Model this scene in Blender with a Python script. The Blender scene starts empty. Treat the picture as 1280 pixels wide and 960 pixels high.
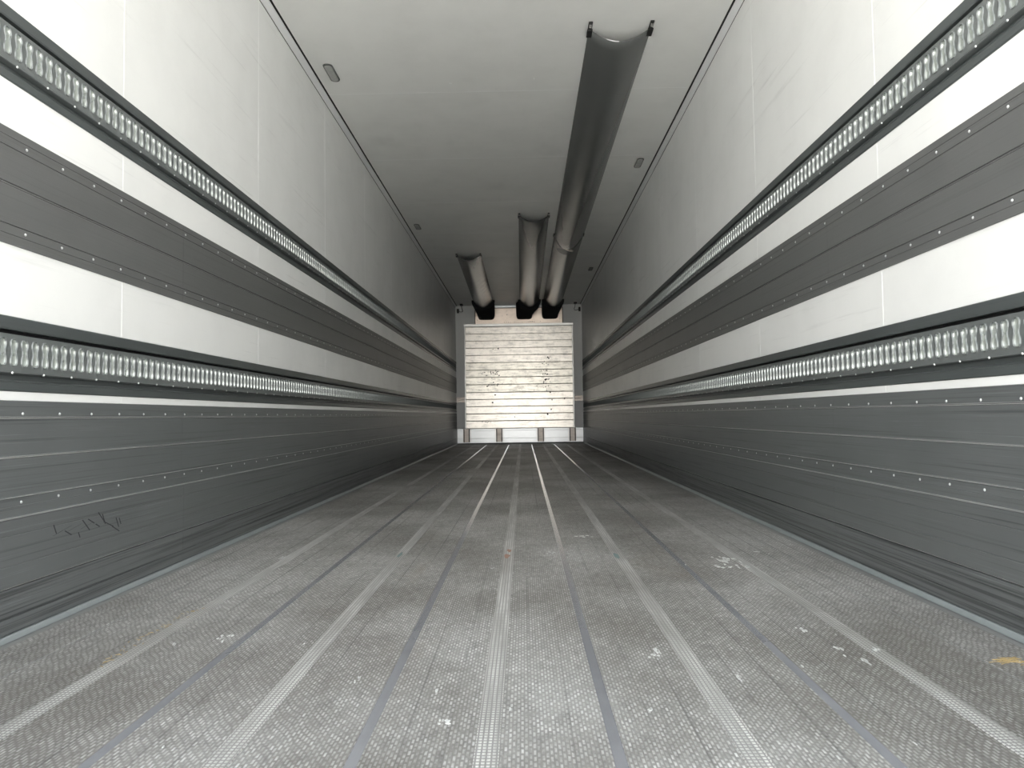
import bpy, bmesh, math, random
from mathutils import Vector, Matrix

# ---------------------------------------------------------------- camera
SC = bpy.context.scene
COL = SC.collection
CAMX, CAMZ = 0.0675, 0.5436
YAW, PITCH, ROLL, FPX = 0.01516, 0.04364, -0.01427, 907.67
def cam_axes():
    cy, sy = math.cos(YAW), math.sin(YAW)
    f = Vector((-sy, cy, 0)); r = Vector((cy, sy, 0)); u = Vector((0, 0, 1))
    cp, sp = math.cos(PITCH), math.sin(PITCH)
    f, u = f*cp + u*sp, u*cp - f*sp
    cr, sr = math.cos(ROLL), math.sin(ROLL)
    r, u = r*cr + u*sr, u*cr - r*sr
    return r, f, u
r_, f_, u_ = cam_axes()
cd = bpy.data.cameras.new('camera'); cam = bpy.data.objects.new('camera', cd); COL.objects.link(cam)
m = Matrix.Identity(4)
for i in range(3):
    m[i][0], m[i][1], m[i][2] = r_[i], u_[i], -f_[i]
m[0][3], m[1][3], m[2][3] = CAMX, 0, CAMZ
cam.matrix_world = m
cd.sensor_width = 36; cd.lens = FPX/1280*36; cd.clip_start = 0.05; cd.clip_end = 200
SC.camera = cam

# ---------------------------------------------------------------- sky, exposure
wd = bpy.data.worlds.new('sky'); SC.world = wd; wd.use_nodes = True
wn = wd.node_tree.nodes; wl = wd.node_tree.links; wn.clear()
wo = wn.new('ShaderNodeOutputWorld'); wb = wn.new('ShaderNodeBackground')
tc = wn.new('ShaderNodeTexCoord'); sx = wn.new('ShaderNodeSeparateXYZ'); rp = wn.new('ShaderNodeValToRGB')
wl.new(tc.outputs['Generated'], sx.inputs[0]); wl.new(sx.outputs['Z'], rp.inputs[0])
rp.color_ramp.elements[0].position = 0.0; rp.color_ramp.elements[0].color = (1.40, 1.37, 1.31, 1)
rp.color_ramp.elements[1].position = 0.8; rp.color_ramp.elements[1].color = (0.50, 0.57, 0.66, 1)
wl.new(rp.outputs[0], wb.inputs[0]); wb.inputs[1].default_value = 1.0
wl.new(wb.outputs[0], wo.inputs[0])
SC.view_settings.view_transform = 'Standard'; SC.view_settings.look = 'None'
SC.view_settings.gamma = 1; SC.view_settings.use_curve_mapping = False
SC.view_settings.exposure = 2.38
# sun high over the trailer's front right: it lights the yard, never the inside
sl = bpy.data.lights.new('sun', 'SUN'); sl.energy = 9; sl.angle = math.radians(1.0); sl.color = (1.0, .96, .90)
so = bpy.data.objects.new('sun', sl); COL.objects.link(so); so.location = (8, 10, 20)
so.rotation_euler = Vector((-.55, -.12, -1)).to_track_quat('-Z', 'Y').to_euler()
SC.cycles.max_bounces = 24; SC.cycles.diffuse_bounces = 12; SC.cycles.glossy_bounces = 8
SC.cycles.sample_clamp_indirect = 6

W, H, YB, Y0 = 1.23, 2.697, 14.09, 0.12
# a sampling portal in the open rear doorway: it gives off no light of its own
pl = bpy.data.lights.new('doorway_portal', 'AREA'); pl.shape = 'RECTANGLE'; pl.size = 2*W; pl.size_y = H
pl.cycles.is_portal = True
po = bpy.data.objects.new('doorway_portal', pl); COL.objects.link(po)
po.location = (0, Y0-0.12, H/2); po.rotation_euler = (math.radians(90), 0, 0)

# ---------------------------------------------------------------- materials
class G:
    def __init__(s, name):
        s.m = bpy.data.materials.new(name); s.m.use_nodes = True
        s.t = s.m.node_tree; s.b = s.t.nodes['Principled BSDF']
        s._g = None
    def new(s, ty, **kw):
        n = s.t.nodes.new(ty)
        for k, v in kw.items(): setattr(n, k, v)
        return n
    def put(s, sock, v):
        if isinstance(v, bpy.types.NodeSocket): s.t.links.new(v, sock)
        elif isinstance(v, (tuple, list)) and len(v) == 3 and sock.type == 'RGBA': sock.default_value = (*v, 1)
        else: sock.default_value = v
    def pos(s):
        if not s._g: s._g = s.new('ShaderNodeNewGeometry')
        return s._g.outputs['Position']
    def xyz(s):
        n = s.new('ShaderNodeSeparateXYZ'); s.put(n.inputs[0], s.pos()); return n.outputs[0], n.outputs[1], n.outputs[2]
    def m_(s, op, a, b=None, c=None):
        n = s.new('ShaderNodeMath', operation=op); s.put(n.inputs[0], a)
        if b is not None: s.put(n.inputs[1], b)
        if c is not None: s.put(n.inputs[2], c)
        return n.outputs[0]
    def noise(s, scale=(1, 1, 1), detail=4, rough=.55, rot=(0, 0, 0), dist=0.0):
        mp = s.new('ShaderNodeMapping'); s.put(mp.inputs[0], s.pos())
        mp.inputs['Rotation'].default_value = rot
        mp.inputs['Scale'].default_value = scale
        n = s.new('ShaderNodeTexNoise'); s.put(n.inputs['Vector'], mp.outputs[0])
        n.inputs['Scale'].default_value = 1; n.inputs['Detail'].default_value = detail
        n.inputs['Roughness'].default_value = rough; n.inputs['Distortion'].default_value = dist
        return n.outputs[0]
    def ramp(s, v, a, b):            # smoothstep a..b -> 0..1
        n = s.new('ShaderNodeMapRange', interpolation_type='SMOOTHSTEP'); s.put(n.inputs[0], v)
        n.inputs[1].default_value = a; n.inputs[2].default_value = b
        return n.outputs[0]
    def mix(s, f, a, b):
        n = s.new('ShaderNodeMix', data_type='RGBA'); s.put(n.inputs[0], f); s.put(n.inputs[6], a); s.put(n.inputs[7], b)
        return n.outputs[2]
    def bump(s, h, strength=.3, dist=.001):
        n = s.new('ShaderNodeBump'); s.put(n.inputs['Height'], h)
        n.inputs['Strength'].default_value = strength; n.inputs['Distance'].default_value = dist
        s.put(s.b.inputs['Normal'], n.outputs[0])
    def set(s, col=None, rough=None, metal=None, spec=None):
        if col is not None: s.put(s.b.inputs['Base Color'], col)
        if rough is not None: s.put(s.b.inputs['Roughness'], rough)
        if metal is not None: s.put(s.b.inputs['Metallic'], metal)
        if spec is not None: s.put(s.b.inputs['Specular IOR Level'], spec)
        return s
    def mul(s, col, v):
        n = s.new('ShaderNodeVectorMath', operation='SCALE'); s.put(n.inputs[0], col); s.put(n.inputs['Scale'], v)
        return n.outputs[0]

def plain(name, col, rough=.5, metal=0.0, var=.12, sc=8, spec=.5):
    g = G(name); n = g.noise((sc, sc, sc))
    c = g.mix(n, tuple(x*(1-var) for x in col), tuple(min(1, x*(1+var)) for x in col))
    g.set(c, rough, metal, spec); return g.m

def mat_white(name, col, scratch=.10, rough=.34):
    g = G(name)
    s1 = g.ramp(g.noise((2, 1.1, 24), 5, .6, (0.55, 0, 0)), .60, .80)      # slanting rub marks
    s2 = g.ramp(g.noise((2, 1.4, 60), 3, .6, (-.08, 0, 0)), .62, .80)      # level rub marks
    d = g.ramp(g.noise((3, 3, 3), 6, .6), .35, .8)
    f = g.m_('ADD', g.m_('MULTIPLY', s1, scratch), g.m_('MULTIPLY', s2, scratch*1.2))
    f = g.m_('ADD', f, g.m_('MULTIPLY', d, .10), )
    dirt = tuple(x*.45 for x in col)
    g.set(g.mix(f, col, dirt), g.m_('ADD', g.m_('MULTIPLY', d, .12), rough), 0.0, .45)
    return g.m

def mat_board(name, col, k=1.0, rough=.42):
    g = G(name)
    a = g.noise((1, .9, 140), 5, .65); b = g.noise((1, 2.5, 420), 4, .7); c = g.noise((5, 4, 5), 5, .6)
    light = g.ramp(b, .58, .78); dark = g.ramp(a, .53 if k < 1.5 else .46, .74 if k < 1.5 else .60)
    cc = g.mix(g.m_('MULTIPLY', light, min(.5, .38*k)), g.mix(c, tuple(x*.86 for x in col), tuple(x*1.15 for x in col)), tuple(x*2.4 for x in col))
    cc = g.mix(g.m_('MULTIPLY', dark, min(.75, .55*k)), cc, tuple(x*.35 for x in col))
    g.set(cc, g.m_('ADD', g.m_('MULTIPLY', c, .16), rough-.08), .25, .5)
    g.bump(g.m_('SUBTRACT', b, a), .25, .0006)
    return g.m

def mat_floor():
    g = G('worn_tread_aluminium'); x, y, z = g.xyz()
    # staggered bars of the rolled barley grain
    u = g.m_('DIVIDE', x, .0068); ui = g.m_('FLOOR', u); uf = g.m_('FRACT', u)
    wob = g.m_('MULTIPLY', g.noise((16, 6, 1), 2, .5), 1.1)
    tri = g.m_('ADD', wob, g.m_('PINGPONG', g.m_('MULTIPLY', ui, .40), 1.6))
    v = g.m_('ADD', g.m_('DIVIDE', y, .0215), tri); vf = g.m_('FRACT', v); vi = g.m_('FLOOR', v)
    bx = g.m_('MULTIPLY', g.ramp(uf, .12, .30), g.m_('SUBTRACT', 1, g.ramp(uf, .72, .90)))
    by = g.m_('MULTIPLY', g.ramp(vf, .06, .18), g.m_('SUBTRACT', 1, g.ramp(vf, .70, .84)))
    bar = g.m_('MULTIPLY', bx, by)
    cb = g.new('ShaderNodeCombineXYZ'); g.put(cb.inputs[0], ui); g.put(cb.inputs[1], vi)
    wn_ = g.new('ShaderNodeTexWhiteNoise', noise_dimensions='2D'); g.put(wn_.inputs['Vector'], cb.outputs[0])
    wear = g.ramp(g.noise((1.3, 1.0, 1), 6, .62), .34, .68)
    fine = g.noise((40, 14, 1), 5, .7)
    hi = g.m_('MULTIPLY', bar, g.m_('ADD', .45, g.m_('MULTIPLY', wn_.outputs[0], .6)))
    base = g.mix(wear, (.21, .20, .185), (.41, .408, .398))
    base = g.mix(g.m_('MULTIPLY', g.ramp(fine, .45, .75), .5), base, (.14, .137, .13))
    col = g.mix(g.m_('MULTIPLY', hi, g.m_('MULTIPLY', g.ramp(g.noise((60, 30, 1), 3, .7), .30, .65), g.m_('ADD', .36, g.m_('MULTIPLY', wear, .55)))), base, (.92, .925, .92))
    # long shallow grooves of the extrusion
    gr = g.m_('FRACT', g.m_('DIVIDE', g.m_('ADD', x, .0354), .0708))
    gl = g.m_('SUBTRACT', 1, g.ramp(g.m_('ABSOLUTE', g.m_('SUBTRACT', gr, .5)), .018, .05))
    gn = g.ramp(g.noise((9, .5, 1), 3, .5), .40, .66)
    col = g.mix(g.m_('MULTIPLY', g.m_('MULTIPLY', gl, gn), .55), col, (.11, .108, .105))
    # brown rust-coloured dirt and white dried specks
    br = g.ramp(g.noise((2.2, 1.2, 1), 6, .7, dist=1.0), .56, .78)
    col = g.mix(g.m_('MULTIPLY', br, .30), col, (.23, .175, .115))
    sp = g.m_('MULTIPLY', g.ramp(g.noise((34, 13, 1), 3, .6), .69, .73), g.ramp(bar, .2, .6))
    col = g.mix(g.m_('MULTIPLY', sp, .75), col, (.75, .75, .74))
    g.set(col, g.m_('SUBTRACT', .56, g.m_('MULTIPLY', bar, .12)), .35, .5)
    g.bump(bar, .55, .0012)
    return g.m

def mat_tread():
    g = G('bright_knurled_tread'); x, y, z = g.xyz()
    def cell(c, p, lo=.10, hi=.24):
        f = g.m_('FRACT', g.m_('DIVIDE', c, p)); a = g.m_('ABSOLUTE', g.m_('SUBTRACT', f, .5))
        return g.m_('SUBTRACT', 1, g.ramp(a, .5-hi, .5-lo))
    blk = g.m_('MULTIPLY', cell(g.m_('ADD', x, .0), .0085), cell(y, .0105))
    n = g.ramp(g.noise((30, 3, 1), 5, .65), .35, .62)
    n2 = g.ramp(g.noise((1, .8, 1), 4, .6), .30, .55)
    lo = g.mix(n2, (.26, .255, .245), (.38, .378, .37)); hi = g.mix(g.m_('MULTIPLY', n2, g.ramp(g.noise((50, 2.2, 1), 5, .7), .25, .6)), (.52, .52, .505), (.93, .93, .91))
    g.set(g.mix(g.m_('MULTIPLY', blk, g.m_('ADD', .45, g.m_('MULTIPLY', n, .55))), lo, hi), .45, .4, .6)
    g.bump(blk, .6, .0012)
    return g.m

def mat_metal(name, col, rough, metal=.9, dirt=.35, sc=(3, 1, 30)):
    g = G(name); a = g.noise(sc, 6, .65); b = g.noise((9, 9, 9), 6, .7)
    f = g.m_('MULTIPLY', g.ramp(g.m_('MULTIPLY', g.m_('ADD', a, b), .5), .46, .68), dirt)
    g.set(g.mix(f, col, tuple(x*.38 for x in col)), g.m_('ADD', g.m_('MULTIPLY', a, .22), rough-.11), metal, .5)
    return g.m

def mat_bulkhead(name, col, k):
    g = G(name); x, y, z = g.xyz()
    a = g.noise((4, 1, 34), 7, .72); b = g.noise((7, 7, 9), 8, .75); c = g.noise((22, 22, 26), 4, .6)
    f = g.m_('MULTIPLY', g.ramp(g.m_('MULTIPLY', g.m_('ADD', a, b), .5), .44, .64), k)
    f2 = g.m_('MULTIPLY', g.ramp(c, .64, .74), .45)
    cc = g.mix(f, col, tuple(q*.42 for q in col)); cc = g.mix(f2, cc, (.30, .24, .19))
    g.set(cc, g.m_('ADD', g.m_('MULTIPLY', a, .18), .25), .88, .5)
    g.bump(a, .15, .001)
    return g.m

M = {}
M['wall'] = mat_white('white_coated_sheet', (.88, .888, .882), .22)
M['ceil'] = mat_white('white_ceiling_sheet', (.88, .885, .865), .12, .40)
M['seam'] = plain('white_sealant', (.93, .94, .93), .4, var=.02)
M['trim'] = plain('white_corner_profile', (.84, .85, .86), .35, var=.04)
M['band'] = mat_board('grey_board', (.150, .153, .153), .55)
M['scuff'] = mat_board('scuffed_dark_board', (.152, .162, .165), 1.3)
M['scufflow'] = mat_board('heavily_scuffed_board', (.155, .165, .168), 2.0)
M['rail'] = mat_board('dark_painted_rail', (.095, .107, .108), .35, .36)
M['railp'] = mat_board('slotted_rail_plate', (.17, .184, .184), .45, .38)
M['pit'] = mat_metal('galvanised_pocket', (.56, .60, .57), .30, .65, .3, (30, 30, 30))
M['black'] = plain('black_rubber', (.008, .008, .009), .7, var=.1)
M['rivet'] = plain('bright_rivet', (.80, .82, .82), .3, .5, var=.05)
M['floor'] = mat_floor()
M['tread'] = mat_tread()
M['joint'] = mat_metal('smooth_joint_strip', (.52, .53, .57), .17, .62, .25, (20, .5, 1))
M['edge'] = mat_metal('grey_floor_edge', (.30, .305, .305), .45, .3, .4, (20, .7, 1))
M['cove'] = mat_metal('pale_cove', (.33, .365, .375), .42, .3, .3, (3, .6, 20))
M['bulkA'] = mat_bulkhead('dulled_aluminium_slat', (.92, .87, .80), .70)
M['bulkB'] = mat_bulkhead('clean_aluminium_slat', (.95, .90, .825), .50)
M['alu'] = mat_metal('aluminium_frame', (.88, .87, .84), .35, .7, .2)
M['evap'] = mat_bulkhead('warm_evaporator_plate', (.78, .67, .58), .25)
M['brown'] = plain('dark_brown_edge', (.055, .035, .03), .6)
M['bulkG'] = mat_bulkhead('greyed_aluminium_slat', (.84, .80, .72), .85)
M['worn'] = plain('bare_edge_highlight', (.46, .47, .47), .35, .5, var=.35, sc=5)  # worn board edges, base colour lightened to paint in their highlight
M['frontw'] = plain('grey_white_front_sheet', (.82, .83, .82), .4, var=.04, sc=3)
M['kick'] = plain('pale_kick_sheet', (.90, .92, .93), .30, .6, var=.06, sc=6)
M['chan'] = mat_metal('dull_channel', (.60, .54, .49), .4, .6, .4)
M['duct'] = plain('dark_grey_duct_film', (.115, .120, .118), .25, var=.08, sc=3, spec=.7)
M['fabric'] = plain('black_fabric', (.012, .012, .014), .85, var=.2, sc=20)
M['blackp'] = plain('black_plastic', (.015, .015, .015), .4, var=.1)
M['lens'] = plain('smoked_lamp_lens', (.42, .43, .41), .25, var=.30, sc=60)
M['lampf'] = plain('lamp_rim', (.045, .05, .045), .4)
M['fleck'] = plain('dried_white_paint', (.66, .67, .66), .6, var=.1, sc=40)
M['straw'] = plain('yellow_straw', (.46, .35, .17), .7, var=.3, sc=60)
M['teal'] = plain('teal_smear', (.25, .33, .33), .7)
M['orange'] = plain('orange_smear', (.42, .27, .21), .7)
M['mark'] = plain('black_puncture', (.015, .012, .010), .8)
M['ink'] = plain('black_rub_mark', (.03, .032, .035), .6)
M['concrete'] = plain('concrete_yard', (.36, .355, .34), .85, var=.15, sc=12)
M['steel'] = plain('rear_frame_steel', (.55, .56, .56), .4, .4)

# ---------------------------------------------------------------- helpers
class MB:
    def __init__(s): s.v = []; s.f = []; s.mi = []
    def add(s, vs, fs, mi=0):
        o = len(s.v); s.v += [tuple(p) for p in vs]; s.f += [tuple(i+o for i in f) for f in fs]; s.mi += [mi]*len(fs); return s
    def box(s, a, b, mi=0):
        (x0, y0, z0), (x1, y1, z1) = [tuple(min(a[i], b[i]) for i in range(3)), tuple(max(a[i], b[i]) for i in range(3))]
        v = [(x0,y0,z0),(x1,y0,z0),(x1,y1,z0),(x0,y1,z0),(x0,y0,z1),(x1,y0,z1),(x1,y1,z1),(x0,y1,z1)]
        return s.add(v, [(0,3,2,1),(4,5,6,7),(0,1,5,4),(1,2,6,5),(2,3,7,6),(3,0,4,7)], mi)
    def prism(s, pts, y0, y1, mi=0):      # closed outline of (x, z) run along y
        n = len(pts); v = [(x, y0, z) for x, z in pts]+[(x, y1, z) for x, z in pts]
        return s.add(v, [(i, (i+1) % n, n+(i+1) % n, n+i) for i in range(n)]+[tuple(range(n)), tuple(range(2*n-1, n-1, -1))], mi)
    def prismx(s, pts, x0, x1, mi=0):     # closed outline of (y, z) run along x
        n = len(pts); v = [(x0, y, z) for y, z in pts]+[(x1, y, z) for y, z in pts]
        return s.add(v, [(i, (i+1) % n, n+(i+1) % n, n+i) for i in range(n)]+[tuple(range(n)), tuple(range(2*n-1, n-1, -1))], mi)
    def dome(s, c, nrm, r, h, n=8, mi=0):
        nrm = Vector(nrm); t = nrm.orthogonal().normalized(); b = nrm.cross(t); c = Vector(c); vs = []
        for rr, hh in ((r, 0), (r*.75, h*.7)):
            for i in range(n):
                a = 2*math.pi*i/n; vs.append(c+(t*math.cos(a)+b*math.sin(a))*rr+nrm*hh)
        vs.append(c+nrm*h)
        return s.add(vs, [(i, (i+1) % n, n+(i+1) % n, n+i) for i in range(n)]+[(n+i, n+(i+1) % n, 2*n) for i in range(n)], mi)
    def tube(s, pts, r, n=8, mi=0):
        pts = [Vector(p) for p in pts]; vs = []
        for k, p in enumerate(pts):
            d = (pts[min(k+1, len(pts)-1)]-pts[max(k-1, 0)]).normalized()
            t = d.orthogonal().normalized() if k == 0 else (t-d*t.dot(d)).normalized(); b = d.cross(t)
            vs += [p+(t*math.cos(2*math.pi*i/n)+b*math.sin(2*math.pi*i/n))*r for i in range(n)]
        fs = [(k*n+i, k*n+(i+1) % n, (k+1)*n+(i+1) % n, (k+1)*n+i) for k in range(len(pts)-1) for i in range(n)]
        fs += [tuple(range(n-1, -1, -1)), tuple((len(pts)-1)*n+i for i in range(n))]
        return s.add(vs, fs, mi)
    def build(s, name, mats, parent=None, smooth=False, fix=True):
        me = bpy.data.meshes.new(name); me.from_pydata(s.v, [], s.f)
        if not isinstance(mats, (list, tuple)): mats = [mats]
        for q in mats: me.materials.append(q)
        if len(mats) > 1: me.polygons.foreach_set('material_index', s.mi)
        if fix:
            bm = bmesh.new(); bm.from_mesh(me); bmesh.ops.recalc_face_normals(bm, faces=bm.faces); bm.to_mesh(me); bm.free()
        if smooth: me.polygons.foreach_set('use_smooth', [True]*len(me.polygons))
        o = bpy.data.objects.new(name, me); COL.objects.link(o)
        if parent: o.parent = parent
        return o

def tag(o, label=None, cat=None, group=None, kind=None):  # the four custom properties
    for k, v in (('label', label), ('category', cat), ('group', group), ('kind', kind)):
        if v: o[k] = v
    return o
def empty(name, loc=(0, 0, 0)):
    o = bpy.data.objects.new(name, None); o.empty_display_size = .1; o.location = loc; COL.objects.link(o)
    return o
def under(o, root):     # parent a world-space mesh under a root standing elsewhere
    o.parent = root; o.matrix_parent_inverse = Matrix.Translation(-Vector(root.location)); return o
def bevel(o, w=.002, seg=1):
    md = o.modifiers.new('bevel', 'BEVEL'); md.width = w; md.segments = seg; md.limit_method = 'ANGLE'; return o
SIDES = ((-1, 'left', 2.3244), (1, 'right', 2.3455))
BAY = 1.2124
RT = {'upper': 1.604, 'lower': 0.814}        # top edges of the two slotted rails
Y1 = YB-.004

# ---------------------------------------------------------------- outside yard
yard = tag(MB().box((-60, -90, -1.30), (60, Y0+18, -1.20)).build('yard_ground', M['concrete']), 'concrete yard the trailer stands on behind the camera', 'ground', kind='structure')

# ---------------------------------------------------------------- walls
def wx(s, p): return s*(W-p)
for s, side, off in SIDES:
    root = MB().box((s*(W+.020), Y0, -.12), (s*(W+.065), YB+.10, H+.10)).build('wall_'+side, M['steel'])
    tag(root, 'long white sheet-lined %s side wall of the cargo box' % side, 'wall', kind='structure')
    cuts = sorted([Y0]+[off+k*BAY for k in range(-2, 11) if Y0+.05 < off+k*BAY < YB-.05]+[YB])
    zones = ((1.6045, 2.6500), (.8145, 1.4138), (.0, .6232))
    for i in range(len(cuts)-1):
        for z0, z1 in zones:
            MB().box((s*W, cuts[i]+.0015, z0), (s*(W+.0195), cuts[i+1]-.0015, z1)).build('wall_panel', M['wall'], root)
    for c in cuts[1:-1]:
        for z0, z1 in zones[:2]+((.601, .6232),):
            MB().box((s*(W-.0006), c-.0030, z0+.001), (s*(W+.004), c+.0030, z1-.001)).build('seam_strip', M['seam'], root)
    # black seal in the gap below the ceiling corner
    MB().box((s*(W+.002), Y0, 2.6502), (s*(W+.0195), YB, 2.6596)).build('black_seal', M['black'], root)

# ---------------------------------------------------------------- ceiling
root = MB().box((-W-.065, Y0, H+.03), (W+.065, YB+.10, H+.10)).build('ceiling', M['steel'])
tag(root, 'white panelled ceiling of the cargo box with cross seams', 'ceiling', kind='structure')
cuts = [Y0]+[4.7302+k*1.2459 for k in range(-3, 8)]+[YB]
for i in range(len(cuts)-1):
    MB().box((-1.196, cuts[i]+.0015, H), (1.196, cuts[i+1]-.0015, H+.028)).build('ceiling_panel', M['ceil'], root)
for c in cuts[1:-1]:
    MB().box((-1.195, c-.0030, H-.0006), (1.195, c+.0030, H+.004)).build('seam_strip', M['seam'], root)
for s in (-1, 1):
    MB().box((s*1.1962, Y0, H+.003), (s*1.2098, YB, H+.028)).build('black_seal', M['black'], root)
    c = MB().prism([(s*1.210, H), (s*1.210, H+.0275), (s*(W+.0195), H+.0275), (s*(W+.0195), 2.660), (s*W, 2.660), (s*(W-.003), 2.666), (s*1.213, H-.003)], Y0, YB)
    o = c.build('trim_%d' % (1 if s < 0 else 2), M['trim'])
    tag(o, 'narrow pale corner profile between ceiling and %s wall' % ('left' if s < 0 else 'right'), 'trim', kind='structure')
dm = MB()
for x, y in ((-.383, 4.6), (-.372, 4.6), (.164, 4.557)): dm.dome((x, y, H), (0, 0, -1), .007, .004)
tag(dm.build('screw_head', M['seam'], root, True), kind='stuff')

# ---------------------------------------------------------------- floor
FE = 1.192
root = MB().box((-W-.065, Y0, -.12), (W+.065, YB+.10, -.020)).build('floor', M['steel'])
tag(root, 'worn grey aluminium trailer floor with long bright tread strips', 'floor', kind='structure')
J = [.2123, .6355, 1.055]; js = sorted([-j for j in J]+J); hw = .0102
FY1 = YB-.006
edges = [-FE]+js+[FE]
T = [0, .425, .857]; tb = sorted([-t for t in T[1:]]+T); tw = .0205
for i in range(len(edges)-1):
    a = edges[i]+(hw if i else 0); b = edges[i+1]-(hw if i < len(edges)-2 else 0)
    if abs(edges[i]) > 1.0 and i > 0: a = edges[i]+.003
    if abs(edges[i+1]) > 1.0 and i < len(edges)-2: b = edges[i+1]-.003
    c = [t for t in tb if a < t < b]
    if c:   # a plank is one extrusion with a shallow channel for its tread strip
        t = c[0]; pts = [(a, -.0195), (a, -.001), (a+.001, 0), (t-tw, 0), (t-tw, -.003), (t+tw, -.003), (t+tw, 0), (b-.001, 0), (b, -.001), (b, -.0195)]
    else: pts = [(a, -.0195), (a, -.001), (a+.001, 0), (b-.001, 0), (b, -.001), (b, -.0195)]
    MB().prism(pts, Y0, FY1).build('floor_plank', M['floor'], root)
for j in js:
    w = hw if abs(j) < 1 else .003
    MB().box((j-w+.0002, Y0, -.0195), (j+w-.0002, FY1, -.0012)).build('joint_strip', M['joint'] if abs(j) < 1 else M['edge'], root)
for t in tb:
    MB().box((t-tw+.0003, Y0, -.0028), (t+tw-.0003, FY1, .0010)).build('tread_strip', M['tread'], root)
for s in (-1, 1):
    MB().box((s*(FE+.0005), Y0, -.0195), (s*W, FY1, -.0005)).build('edge_strip', M['edge'], root)
random.seed(7)
def blob(mb, x, y, rx, ry, n=9, z=.0006, h=.0009):
    if any(abs(x-t) < tw+rx for t in tb): z = .0010
    a0 = random.random()*6; ring = []
    for i in range(n):
        a = a0+2*math.pi*i/n; k = .55+.6*random.random(); ring.append((x+rx*.85*k*math.cos(a), y+ry*k*math.sin(a)))
    v = [(p, q, z-.0004) for p, q in ring]+[(p, q, z+h) for p, q in ring]
    mb.add(v, [(i, (i+1) % n, n+(i+1) % n, n+i) for i in range(n)]+[tuple(range(n, 2*n))])
fl = MB()
for x, y, rx, ry in ((.7551,1.848,.012,.03),(.783,1.685,.010,.030),(.802,1.613,.008,.03),(.861,1.69,.008,.02),(-.687,1.83,.012,.022),(-.68,1.80,.006,.012),(-.881,2.855,.010,.07),
                     (.357,1.693,.010,.026),(.350,1.665,.012,.018),(-.081,1.32,.014,.012),(-.286,1.539,.006,.016),(.327,3.28,.030,.020),(.9697,2.867,.012,.015),(-.79,1.776,.004,.02),
                     (.12,1.62,.004,.01),(.16,2.9,.02,.02),(-.05,2.62,.01,.012),(.29,1.36,.006,.008),(.50,1.52,.006,.02)):
    for q in range(6): blob(fl, x+random.gauss(0, rx*.55), y+random.gauss(0, ry*.5), rx*random.uniform(.18, .42), ry*random.uniform(.2, .45), 7)
for i in range(26): blob(fl, .745+.11*random.random(), 2.58+.20*random.random(), .003+.008*random.random(), .008+.014*random.random(), 7)
for i in range(24):
    blob(fl, random.uniform(-1.1, 1.1), 1.2+random.random()**1.6*5, random.uniform(.0015, .004), random.uniform(.004, .010), 6)
tag(fl.build('paint_flecks', M['fleck'], root), kind='stuff')
st = MB()
for i in range(34):
    x, y = random.gauss(1.108, .018), random.gauss(1.604, .012); a = random.uniform(-.5, .5)
    dx, dy = math.cos(a)*.012, math.sin(a)*.012; st.tube([(x-dx, y-dy, .0014), (x, y, .0024), (x+dx, y+dy, .0014)], .0007, 4)
for i in range(40):
    k = i/40; x, y = -.885+random.gauss(0, .010), 1.62+k*.50+random.gauss(0, .01); a = random.uniform(0, 3)
    dx, dy = math.cos(a)*.006, math.sin(a)*.006; st.tube([(x-dx, y-dy, .0014), (x, y, .002), (x+dx, y+dy, .0014)], .0006, 4)
tag(st.build('straw_bits', M['straw'], root), kind='stuff')
sm = MB(); blob(sm, -.006, 2.837, .016, .05, z=.0012, h=.0003); blob(sm, .002, 2.95, .012, .04, z=.0012, h=.0003); tag(sm.build('orange_smear', M['orange'], root), kind='stuff')
sm = MB(); blob(sm, .416, 2.812, .014, .06, z=.0012, h=.0003); blob(sm, -.43, 2.896, .012, .06, z=.0012, h=.0003); tag(sm.build('teal_smear', M['teal'], root), kind='stuff')

# cove along the foot of each wall
for s, side, off in SIDES:
    o = MB().prism([(s*(W-.001), .016), (s*(W-.009), .0150), (s*(W-.013), .011), (s*(W-.016), .005), (s*(W-.017), .001), (s*(W-.001), .001)], Y0, FY1).build('trim_%d' % (3 if s < 0 else 4), M['cove'])
    tag(o, 'pale rounded cove strip where floor meets %s wall' % side, 'trim', kind='structure')

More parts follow.
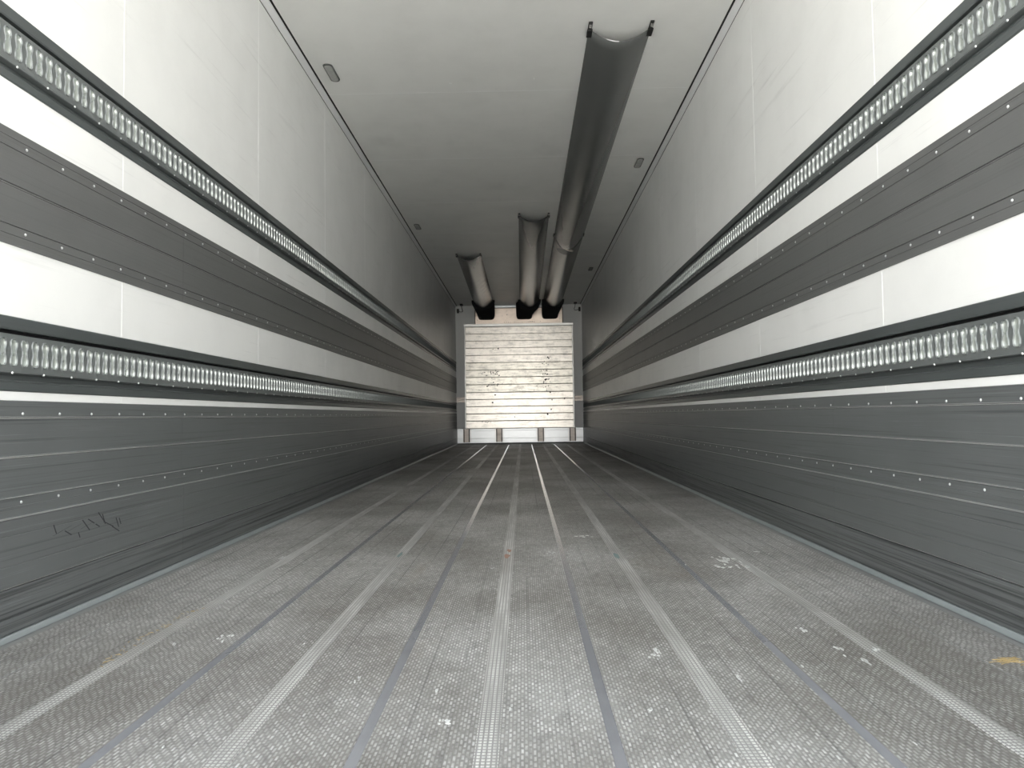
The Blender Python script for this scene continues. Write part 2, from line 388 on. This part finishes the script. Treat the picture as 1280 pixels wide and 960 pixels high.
# ---------------------------------------------------------------- dark boards on the walls
BS = [Y0, 2.735, 7.15, 11.57, FY1]
def strip(s, prof, name, mat, root, y0, y1, back=.0005):
    pts = [(wx(s, back), prof[0][1])]+[(wx(s, p), z) for p, z in prof]+[(wx(s, back), prof[-1][1])]
    return MB().prism(pts, y0, y1).build(name, mat, root)
def rivets(s, zs, p, root, name='rivets', pitch=.1494, y=1.858, r=.0044, h=.0024, mat='rivet'):
    mb = MB(); k = -14
    while y+k*pitch < YB-.05:
        yy = y+k*pitch; k += 1
        if yy < Y0+.02: continue
        for z in zs: mb.dome((wx(s, p), yy, z), (-s, 0, 0), r, h, 6)
    return tag(mb.build(name, M[mat], root, True), kind='stuff')
for s, side, off in SIDES:
    root = empty('rub_board', (s*W, (Y0+YB)/2, .9957))
    tag(root, 'dark grey riveted rub board between the two slotted rails on the %s wall' % side, 'wall board')
    tmp = []
    for i in range(4):
        y0, y1 = BS[i]+(.0003 if i else 0), BS[i+1]-(.0003 if i < 3 else 0)
        tmp.append(strip(s, [(.001,1.2928),(.004,1.2915),(.004,1.2712),(.0025,1.2702),(.0025,1.2685),(.004,1.2675),(.004,1.2455),(.002,1.2445)], 'edge_board', M['band'], None, y0, y1))
        tmp.append(strip(s, [(.001,1.2435),(.0048,1.2425),(.0052,1.1530),(.002,1.1510)], 'board', M['band'], None, y0, y1))
        tmp.append(strip(s, [(.001,1.1495),(.0048,1.1485),(.0048,1.1460),(.0035,1.1452),(.0035,1.1435),(.0050,1.1425),(.0050,1.0470),(.002,1.0460)], 'board', M['band'], None, y0, y1))
        tmp.append(strip(s, [(.001,1.0452),(.004,1.0445),(.004,1.0225),(.0025,1.0215),(.0025,1.0198),(.004,1.0190),(.004,.9970),(.001,.9957)], 'edge_board', M['band'], None, y0, y1))
    tmp.append(rivets(s, (1.2580, 1.0335), .004, None))
    for o in tmp: under(o, root)

    b = empty('baseboard_'+side, (s*W, (Y0+YB)/2, .031))
    tag(b, 'tall scuffed dark grey kick board at the foot of the %s wall' % side, 'baseboard', kind='structure')
    tmp = []
    for i in range(4):
        y0, y1 = BS[i]+(.0003 if i else 0), BS[i+1]-(.0003 if i < 3 else 0)
        tmp.append(strip(s, [(.001,.6006),(.004,.5990),(.004,.5590),(.0055,.5575),(.001,.5560)], 'edge_board', M['scuff'], None, y0, y1))
        tmp.append(strip(s, [(.001,.5545),(.005,.5530),(.0055,.4600),(.0070,.4575),(.002,.4560)], 'board', M['scuff'], None, y0, y1))
        tmp.append(strip(s, [(.001,.4540),(.0045,.4530),(.005,.3590),(.0065,.3565),(.002,.3550)], 'board', M['scuff'], None, y0, y1))
        tmp.append(strip(s, [(.001,.3530),(.0035,.3522),(.0035,.3320),(.0050,.3305),(.0040,.3290),(.004,.3080),(.0105,.3030),(.0100,.3015)], 'edge_board', M['scuff'], None, y0, y1))
        tmp.append(strip(s, [(.0095,.3012),(.0108,.2990),(.0108,.2630),(.0095,.2615),(.0095,.2600),(.0108,.2590),(.0108,.1870),(.0095,.1858),(.0095,.1842),(.0108,.1830),(.0108,.1335),(.0060,.1315)], 'board', M['scuff'], None, y0, y1))
        tmp.append(strip(s, [(.0060,.1285),(.0105,.1270),(.0105,.1045),(.0090,.1030),(.0095,.0590),(.0060,.0575),(.0060,.0555),(.0085,.0545),(.0078,.0175)], 'board', M['scufflow'], None, y0, y1))
    for z, p in ((.3022, .0112), (.4572, .0066), (.5576, .0052), (.3552, .0060)):  # pale strips: wear plus a painted highlight line along each board edge
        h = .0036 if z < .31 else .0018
        tmp.append(MB().box((wx(s, .002), Y0, z), (wx(s, p+.0008), FY1, z+h)).build('worn_edge_highlight', M['worn']))
    tmp.append(rivets(s, (.5665,), .004, None)); tmp.append(rivets(s, (.3400,), .0035, None))
    # hand-sized scrawl of rubber marks low on the board
    if s < 0:
        mk = MB(); random.seed(3)
        for i in range(16):
            y = 1.98+i*.022+random.gauss(0, .006); z = .235+random.gauss(0, .012); L = random.uniform(.015, .05)
            a = random.choice((.5, .6, .9, -.25, 1.2)); dy, dz = math.cos(a)*L/2*1.3, math.sin(a)*L/2
            X0, X1 = wx(s, .0106), wx(s, .0113); w = .0016
            mk.box((X0, -w/2, -1), (X1, w/2, 1)) if False else None
            mk.add([(X1, y-dy, z+dz), (X1, y+dy, z-dz), (X1, y+dy+.004, z-dz+w), (X1, y-dy+.004, z+dz+w)], [(0, 1, 2, 3)])
        tmp.append(tag(mk.build('rub_marks', M['ink']), kind='stuff'))
    for o in tmp: under(o, b)

# ---------------------------------------------------------------- slotted load rails
PITCH_S = .0402
def slot_tiles(s, y0, n, T0):
    out = [(0,.033),(.0062,.0312),(.0098,.025),(.0098,.016),(.0066,.006),(.0066,-.004),(.0098,-.015),(.0098,-.0265),(.0062,-.032),(0,-.033)]
    out += [(-a, b) for a, b in reversed(out[1:-1])]
    zc, top, bot, w = T0-.092, .046, -.050, PITCH_S/2
    def rect(a, b, i):
        sg = 1 if a > 0 else -1
        if a == 0: return (0, top if b > 0 else bot)
        if abs(b) > .0311: return (sg*w, top if b > 0 else bot)
        return (sg*w, b)
    rr = [rect(a, b, i) for i, (a, b) in enumerate(out)]; N = len(out)
    V = []; F = []; MI = []
    rings = [(rr, 1, 0, .0050), (out, 1.38, .0018, .0050), (out, 1.20, .0010, .0080), (out, 1.0, 0, .0050), (out, .86, 0, -.0050), (out, .50, 0, -.0105)]
    for k in range(n):
        yc = y0+k*PITCH_S; o = len(V)
        for ring, sc, ex, p in rings:
            for a, b in ring:
                aa = a*sc if ring is out else a
                bb = b*(1+(sc-1)*.25) if ring is out else b
                V.append((wx(s, p), yc+aa, zc+bb))
        for q in range(len(rings)-1):
            for i in range(N):
                j = (i+1) % N
                F.append((o+q*N+i, o+q*N+j, o+(q+1)*N+j, o+(q+1)*N+i)); MI.append(0 if q < 3 else 1)
        F.append(tuple(o+(len(rings)-1)*N+i for i in range(N))); MI.append(1)
    me = bpy.data.meshes.new('slotted_plate'); me.from_pydata(V, [], F)
    me.materials.append(M['railp']); me.materials.append(M['pit']); me.polygons.foreach_set('material_index', MI)
    sm_ = [False]*len(MI)
    for i, q in enumerate(MI): sm_[i] = (q == 1)
    me.polygons.foreach_set('use_smooth', sm_)
    if s > 0: me.flip_normals()
    ob = bpy.data.objects.new('slotted_plate', me); COL.objects.link(ob); return ob
for s, side, off in SIDES:
    for lvl, T0 in RT.items():
        root = empty('load_rail', (s*W, (Y0+YB)/2, T0-.19))
        tag(root, '%s dark slotted load rail running along the %s wall' % (lvl, side), 'rail', group=None)
        def ext(prof, name, mat, back=-.018):
            pts = [(wx(s, back), prof[0][1])]+[(wx(s, p), T0+z) for p, z in [(p, z) for p, z in prof]]
            pts = [(wx(s, back), T0+prof[0][1])]+[(wx(s, p), T0+z) for p, z in prof]+[(wx(s, back), T0+prof[-1][1])]
            return under(MB().prism(pts, Y0, FY1).build(name, mat), root)
        ext([(0,0),(.0035,-.0008),(.0060,-.003),(.0060,-.030),(.0045,-.0345)], 'top_flange', M['rail'])
        ext([(-.0135,-.0348),(-.0135,-.0455)], 'groove', M['black'])
        ext([(.0050,-.1425),(.0035,-.1445),(-.010,-.146)], 'plate_lip', M['railp'])
        ext([(-.012,-.1465),(-.010,-.1605)], 'groove', M['rail'])
        ext([(-.006,-.1608),(.0045,-.1645),(.0060,-.1665),(.0045,-.1690),(.0045,-.1870),(.002,-.1902)], 'bottom_flange', M['rail'])
        k0 = 1.819 if s < 0 else 1.8320
        n0 = int((k0-Y0-.02)/PITCH_S); n = int((FY1-.02-(k0-n0*PITCH_S))/PITCH_S)
        under(slot_tiles(s, k0-n0*PITCH_S, n, T0), root)
        ext([(.004,-.0455),(.0052,-.0462)], 'plate_rim', M['railp'])
        under(rivets(s, (T0-.1435,), .004, None, 'rivets', .1206, 1.817, .0040, .003), root)

# ---------------------------------------------------------------- front wall
root = MB().box((-W-.065, YB+.02, -.12), (W+.065, YB+.10, H+.10)).build('wall_front', M['steel'])
tag(root, 'grey-white front wall behind the aluminium bulkhead', 'wall', kind='structure')
for z0, z1 in ((0, .815), (.916, H)):
    MB().box((-W, YB, z0), (W, YB+.0195, z1)).build('front_panel', M['frontw'], root)
MB().prismx([(YB, .815), (YB-.006, .818), (YB-.006, .842), (YB+.006, .844), (YB+.006, .856), (YB-.006, .858), (YB-.006, .874), (YB+.006, .876), (YB+.006, .888), (YB-.006, .890), (YB-.006, .913), (YB, .916), (YB+.0195, .916), (YB+.0195, .815)], -W+.004, W-.004).build('cross_rail', M['chan'], root)
MB().box((-.80, YB-.03, 2.650), (.80, YB, 2.690)).build('head_trim', M['kick'], root)
# pale kick sheet across the foot of the wall
MB().box((-W+.016, YB-.030, .006), (W-.016, YB, .016)).build('black_seal', M['black'], root)
for z0, z1 in ((.026, .110), (.112, .262), (.264, .300)):
    bevel(MB().box((-W+.012, YB-.035, z0), (W-.012, YB-.002, z1)).build('kick_sheet', M['kick'], root), .003)

# ---------------------------------------------------------------- bulkhead
YP = 13.95
bh = empty('bulkhead', (0, YP, .04))
tag(bh, 'battered aluminium bulkhead of fourteen level slats on four short feet', 'bulkhead')
zs = [2.267, 2.131, 1.993, 1.856, 1.716, 1.573, 1.430, 1.291, 1.150, .998, .865, .727, .587, .450, .305]
XL, XR = -1.030, 1.022
for i in range(len(zs)-1):
    z1, z0 = zs[i]-.001, zs[i+1]+.001
    o = MB().prismx([(YP+.02, z0), (YP+.002, z0), (YP-.006, z0+.0035), (YP-.0065, z0+.009), (YP-.0045, z1-.008), (YP-.002, z1-.002), (YP+.004, z1), (YP+.02, z1)], XL, XR).build('slat', M['bulkA'] if i < 5 else M['bulkG'] if i < 9 else M['bulkB'])
    under(o, bh)
under(MB().box((XL, YP+.0205, .305), (XR, YP+.030, 2.267)).build('backing_sheet', M['brown']), bh)
under(bevel(MB().box((XL-.026, YP-.012, 2.270), (XR+.026, YP+.030, 2.322)).build('top_frame', M['alu']), .003), bh)
for s, x in ((-1, XL-.004), (1, XR+.004)):
    under(bevel(MB().box((x, YP-.012, .300), (x+s*.020, YP+.06, 2.268)).build('side_frame', M['alu']), .002), bh)
mk = MB(); random.seed(11)
def dent(x, z, r):
    r *= 1.35
    n = 7; yy = YP-.0072; ring = [(x+r*random.uniform(.6, 1.2)*math.cos(2*math.pi*i/n), z+r*random.uniform(.6, 1.2)*math.sin(2*math.pi*i/n)) for i in range(n)]
    mk.add([(p, yy, q) for p, q in ring]+[(p, yy+.004, q) for p, q in ring], [tuple(range(n))]+[(i, (i+1) % n, n+(i+1) % n, n+i) for i in range(n)])
for i in range(34): dent(random.gauss(-.50, .075), random.choice((1.40, 1.36, 1.30, 1.14))+random.gauss(0, .022), random.uniform(.004, .011))
for i in range(36): dent(random.gauss(.51, .055), random.choice((1.55, 1.40, 1.33, 1.22, 1.14, 1.10))+random.gauss(0, .025), random.uniform(.004, .012))
for x, z, r in ((-.62,1.115,.013),(-.40,1.84,.014),(-.52,.80,.015),(.59,.985,.014),(.62,.84,.012),(.60,.655,.012),(.53,.565,.015),(.86,.86,.011),(-.47,.95,.013),(.55,1.66,.014),(.57,1.64,.012),
                (-.72,.435,.007),(-.66,.43,.007),(-.63,.42,.008),(-.60,.43,.006),(-.56,.425,.006),(.52,1.02,.009),(-.50,1.83,.008),(-.10,.52,.008)): dent(x, z, r)
tag(under(mk.build('puncture_marks', M['mark']), bh), kind='stuff')
for x in (-1.030, -.403, .394, 1.006):
    c = MB()
    c.box((x-.050, YP+.030, .045), (x+.050, YP+.040, .299))
    f = under(c.build('foot', M['chan']), bh)
    for q in (-1, 1):
        g2 = MB().box((x+q*.042, YP-.002, .045), (x+q*.058, YP+.0299, .299)).build('foot_flange', M['brown'], f)
        r2 = MB()
        for k in range(6): r2.dome((x+q*.072, YB-.0365, .07+k*.04), (0, -1, 0), .006, .004, 6)
        r2.box((x+q*.064, YB-.0368, .045), (x+q*.080, YB-.0352, .297))
        for w_ in (r2.build('foot_bracket', M['alu'], f),): pass

# warm metal plate above the bulkhead carrying the three duct collars
YE = 13.985
ev = empty('outlet_plate', (0, YE, 2.31))
tag(ev, 'narrow warm-toned metal outlet plate above the bulkhead, under the duct boots', 'panel')
under(MB().box((-.835, YE, 2.325), (.845, YB-.001, 2.625)).build('plate', M['evap']), ev)
for a, b in (((-.846, YE-.008, 2.325), (-.8352, YE+.06, 2.632)), ((.8452, YE-.008, 2.325), (.858, YE+.06, 2.632)), ((-.835, YE-.010, 2.6252), (.845, YE+.06, 2.634))):
    under(MB().box(a, b).build('edge_strip', M['brown']), ev)
sc = MB()
for z in (2.43, 2.50, 2.57): sc.dome((-.222, YE, z), (0, -1, 0), .009 if z == 2.5 else .005, .004, 8)
for x, z in ((-.80, 2.40), (.80, 2.40), (.42, 2.36)): sc.dome((x, YE, z), (0, -1, 0), .006, .004, 8)
for i in range(16): x = -.27+i*.038; sc.dome((x, YE, 2.350+random.gauss(0, .004)), (0, -1, 0), random.uniform(.005, .011), .003, 6)
tag(under(sc.build('screws', M['brown']), ev), kind='stuff')

# ---------------------------------------------------------------- air ducts
def duct(label, y_end, xl0, xr0, xl1, xr1, bx0, bx1, sag0, grp, waist=None, wrinkle=0, midclip=None, crease=None, white_lip=False):
    xm = (xl0+xr0)/2; root = empty('air_duct', (xm, y_end, H)); tag(root, label, 'duct', group=grp)
    Y2 = 13.42; NY = 90; NX = 28; v = []; f = []
    L = Y2-y_end
    def sag(y):
        t = (y-y_end)/L; e = 1-math.exp(-(y-y_end)/.9)
        k = sag0+(.098-sag0)*e+.050*t**2
        if crease: k -= .022*math.exp(-((y-crease)/.06)**2)
        return k
    def sec(y, u):          # u 0..1 across
        t = (y-y_end)/L; xl = xl0+(xl1-xl0)*t; xr = xr0+(xr1-xr0)*t
        d = math.sin(math.pi*u)**(.80)
        x = xl+(xr-xl)*u
        z = H-.004-sag(y)*d
        if wrinkle:
            z += wrinkle*max(0, u-.55)*math.sin(math.pi*u)*2.2*(math.sin(y*23+u*11)+.8*math.sin(y*14.3-u*17+1.3))*(1 if y > y_end+.8 else 0)*min(1, (y-y_end-.8)/1.0)
        return x, z
    ys = [y_end+L*i/NY for i in range(NY+1)]
    for off in (0, .002):
        for i, y in enumerate(ys):
            for j in range(NX+1):
                u = j/NX; x, z = sec(y, u)
                yy = y-.045+(.066*math.sin(math.pi*u)*max(0, 1-i/4) if i < 4 else 0)
                v.append((x, yy, z+off*(1 if 0 < j < NX else 0)))
    S = (NY+1)*(NX+1); R = NX+1
    for i in range(NY):
        for j in range(NX):
            a = i*R+j; f.append((a, a+1, a+R+1, a+R)); b = a+S; f.append((b, b+R, b+R+1, b+1))
    for j in range(NX): f.append((j, S+j, S+j+1, j+1)); a = NY*R+j; f.append((a, a+1, S+a+1, S+a))
    mb = MB(); mb.v = v; mb.f = f; mb.mi = [0]*len(f)
    under(mb.build('duct_sleeve', M['duct'], None, True), root)
    # clips holding the two edges of the mouth to the ceiling
    def clip(x, y, sg):
        c = MB(); c.box((x-.011, y-.115, H-.0105), (x+.011, y+.03, H-.0005)); c.box((x-.015, y-.055, H-.022), (x+.015, y+.02, H-.0105))
        o = under(bevel(c.build('mouth_clip', M['blackp']), .002), root)
        h = MB(); h.tube([(x-.004, y-.100, H-.011), (x-.004, y-.085, H-.020), (x+.004, y-.080, H-.020), (x+.004, y-.098, H-.011)], .002, 6)
        h.build('hook', M['alu'], o).matrix_parent_inverse = Matrix.Identity(4)
    clip(xl0+.006, y_end+.01, -1); clip(xr0-.006, y_end+.01, 1)
    if midclip:
        for x in (xl0+.003, xr0-.003):
            under(bevel(MB().box((x-.012, midclip-.05, H-.020), (x+.012, midclip+.05, H-.0005)).build('edge_clip', M['blackp']), .002), root)
        c = MB(); pts = [(sec(midclip+.55*math.sin(math.pi*u/1), u)[0], midclip+.42*math.sin(math.pi*u), sec(midclip+.42*math.sin(math.pi*u), u)[1]-.002) for u in [k/20 for k in range(1, 20)]]
        c.tube(pts, .003, 6); under(c.build('crease_seam', M['duct'], None, True), root)
        c = MB(); x, z = sec(midclip+.42, .52)
        for k in range(3): c.tube([(x-.03+k*.022, midclip+.36+k*.03, z-.004), (x+.015+k*.022, midclip+.44+k*.02, z-.010), (x+.045+k*.015, midclip+.40+k*.03, z-.004)], .006, 6)
        under(c.build('pucker', M['chan'], None, True), root)
    # elastic band and black fabric boot leading into the plate
    def ring(x0, x1, zb, y, n=24, pw=.55):
        out = [(x0, y, H-.003)]
        for k in range(1, n):
            u = k/n; a = math.pi*u; cx = -math.cos(a); sz = math.sin(a)
            out.append(((x0+x1)/2+(x1-x0)/2*math.copysign(abs(cx)**pw, cx), y, H-.003-(H-zb)*sz**pw))
        out.append((x1, y, H-.003)); return out
    st_ = [(13.385, xl1-.014, xr1+.014, H-.166, .80), (13.45, xl1-.016, xr1+.016, H-.185, .70), (13.50, xl1-.004, xr1+.004, H-.20, .6), (13.62, (xl1+bx0)/2, (xr1+bx1)/2, 2.46, .45), (13.78, bx0, bx1, 2.415, .35), (13.975, bx0, bx1, 2.405, .30)]
    vs = []; fs = []; n = 24
    for y, a, b, zb, pw in st_:
        vs += ring(a, b, zb, y, n, pw)
    for q in range(len(st_)-1):
        for k in range(n): o = q*(n+1); fs.append((o+k, o+k+1, o+n+2+k, o+n+1+k))
        fs.append((q*(n+1), q*(n+1)+n+1, (q+1)*(n+1)+n, q*(n+1)+n))
    fs.append(tuple(len(vs)-1-k for k in range(n+1)))
    fs.append(tuple(range(n+1)))
    mb = MB().add(vs, fs); under(mb.build('boot', M['fabric'], None, False), root)
    bnd = MB(); bnd.tube(ring(xl1-.016, xr1+.016, H-.172, 13.40, 24, .8), .012, 8); under(bnd.build('elastic_band', M['fabric'], None, True), root)
    if white_lip:
        c = MB(); c.tube([(sec(y_end, u)[0], y_end-.045+.066*math.sin(math.pi*u)-.001, sec(y_end, u)[1]+.003) for u in (.30, .35, .40, .45, .50)], .0028, 6)
        tag(under(c.build('bare_lip', M['seam'], None, True), root), 'frayed pale lip')
duct('longest grey air duct, right of the three under the ceiling, creased midway', 4.0, .463, .813, .469, .827, .450, .768, .050, None, midclip=8.58, crease=9.0, white_lip=True)
duct('middle-length dark air duct, centre one of the three under the ceiling', 7.75, .048, .375, .0255, .393, -.044, .270, .055, None)
duct('shortest wrinkled dark air duct, leftmost of the three under the ceiling', 9.62, -.795, -.467, -.8385, -.463, -.788, -.458, .055, None, wrinkle=.0055)

# ---------------------------------------------------------------- ceiling lamps
def lamp(x, y, label):
    root = empty('ceiling_lamp', (x, y, H)); tag(root, label, 'lamp')
    def oval(hx, hy, r, z0, z1, inset=0):
        pts = []
        for cx, cy, a0 in ((hx-r, hy-r, 0), (-hx+r, hy-r, 90), (-hx+r, -hy+r, 180), (hx-r, -hy+r, 270)):
            for k in range(5): a = math.radians(a0+22.5*k); pts.append((cx+r*math.cos(a), cy+r*math.sin(a)))
        n = len(pts); v = [(x+p, y+q, z0) for p, q in pts]+[(x+p*(1-inset), y+q*(1-inset*.4), z1) for p, q in pts]
        return MB().add(v, [(i, (i+1) % n, n+(i+1) % n, n+i) for i in range(n)]+[tuple(range(n)), tuple(range(2*n-1, n-1, -1))])
    under(oval(.030, .115, .026, H-.0005, H-.007, .05).build('lamp_rim', M['lampf']), root)
    under(oval(.023, .104, .020, H-.007, H-.0105, .15).build('lamp_lens', M['lens']), root)
lamp(-1.097, 4.42, 'small oval ceiling lamp nearest on the left, beside the first cross seam')
lamp(-1.100, 8.12, 'small oval ceiling lamp farther back on the left, before the shortest duct')
lamp(1.090, 6.16, 'small oval ceiling lamp nearest on the right, beside the longest duct')
lamp(1.093, 10.67, 'small oval ceiling lamp far back on the right near the corner trim')

# ---------------------------------------------------------------- corner sensors
for s, side, xc, xw in ((-1, 'left', -1.093, -1.182), (1, 'right', 1.090, 1.188)):
    root = empty('cable_sensor', (xc, YB, 2.60)); tag(root, 'small black sensor with looping cable in the %s top corner of the front wall' % side, 'sensor')
    under(bevel(MB().box((xw-.020, YB-.028, 2.556), (xw+.020, YB-.0005, 2.640)).build('sensor_body', M['blackp']), .004), root)
    c = MB(); c.box((xc-.030, 13.78, H-.030), (xc+.030, 13.90, H-.0005)); under(bevel(c.build('cable_gland', M['blackp']), .008, 2), root)
    under(MB().tube([(xc, 13.84, H-.030), (xc, 13.92, H-.07), (xc-s*.01, 13.99, H-.10), (xc-s*.005, 14.03, H-.118), (xc+s*.03, 14.05, H-.122), (xw, 14.06, H-.10), (xw, 14.07, 2.60)], .005, 6).build('cable', M['blackp'], None, True), root)

# ---------------------------------------------------------------- rear door frame behind the camera's side
for i, (a, b, nm) in enumerate((((-W-.10, Y0-.10, -.20), (W+.10, Y0-.002, -.03), 'sill'), ((-W-.10, Y0-.10, H+.03), (W+.10, Y0-.002, H+.18), 'header'),
                            ((-W-.10, Y0-.10, -.03), (-W-.02, Y0-.002, H+.03), 'left post'), ((W+.02, Y0-.10, -.03), (W+.10, Y0-.002, H+.03), 'right post'))):
    o = MB().box(a, b).build('trim_%d' % (5+i), M['steel']); tag(o, 'steel %s of the open rear door frame' % nm, 'frame', kind='structure')
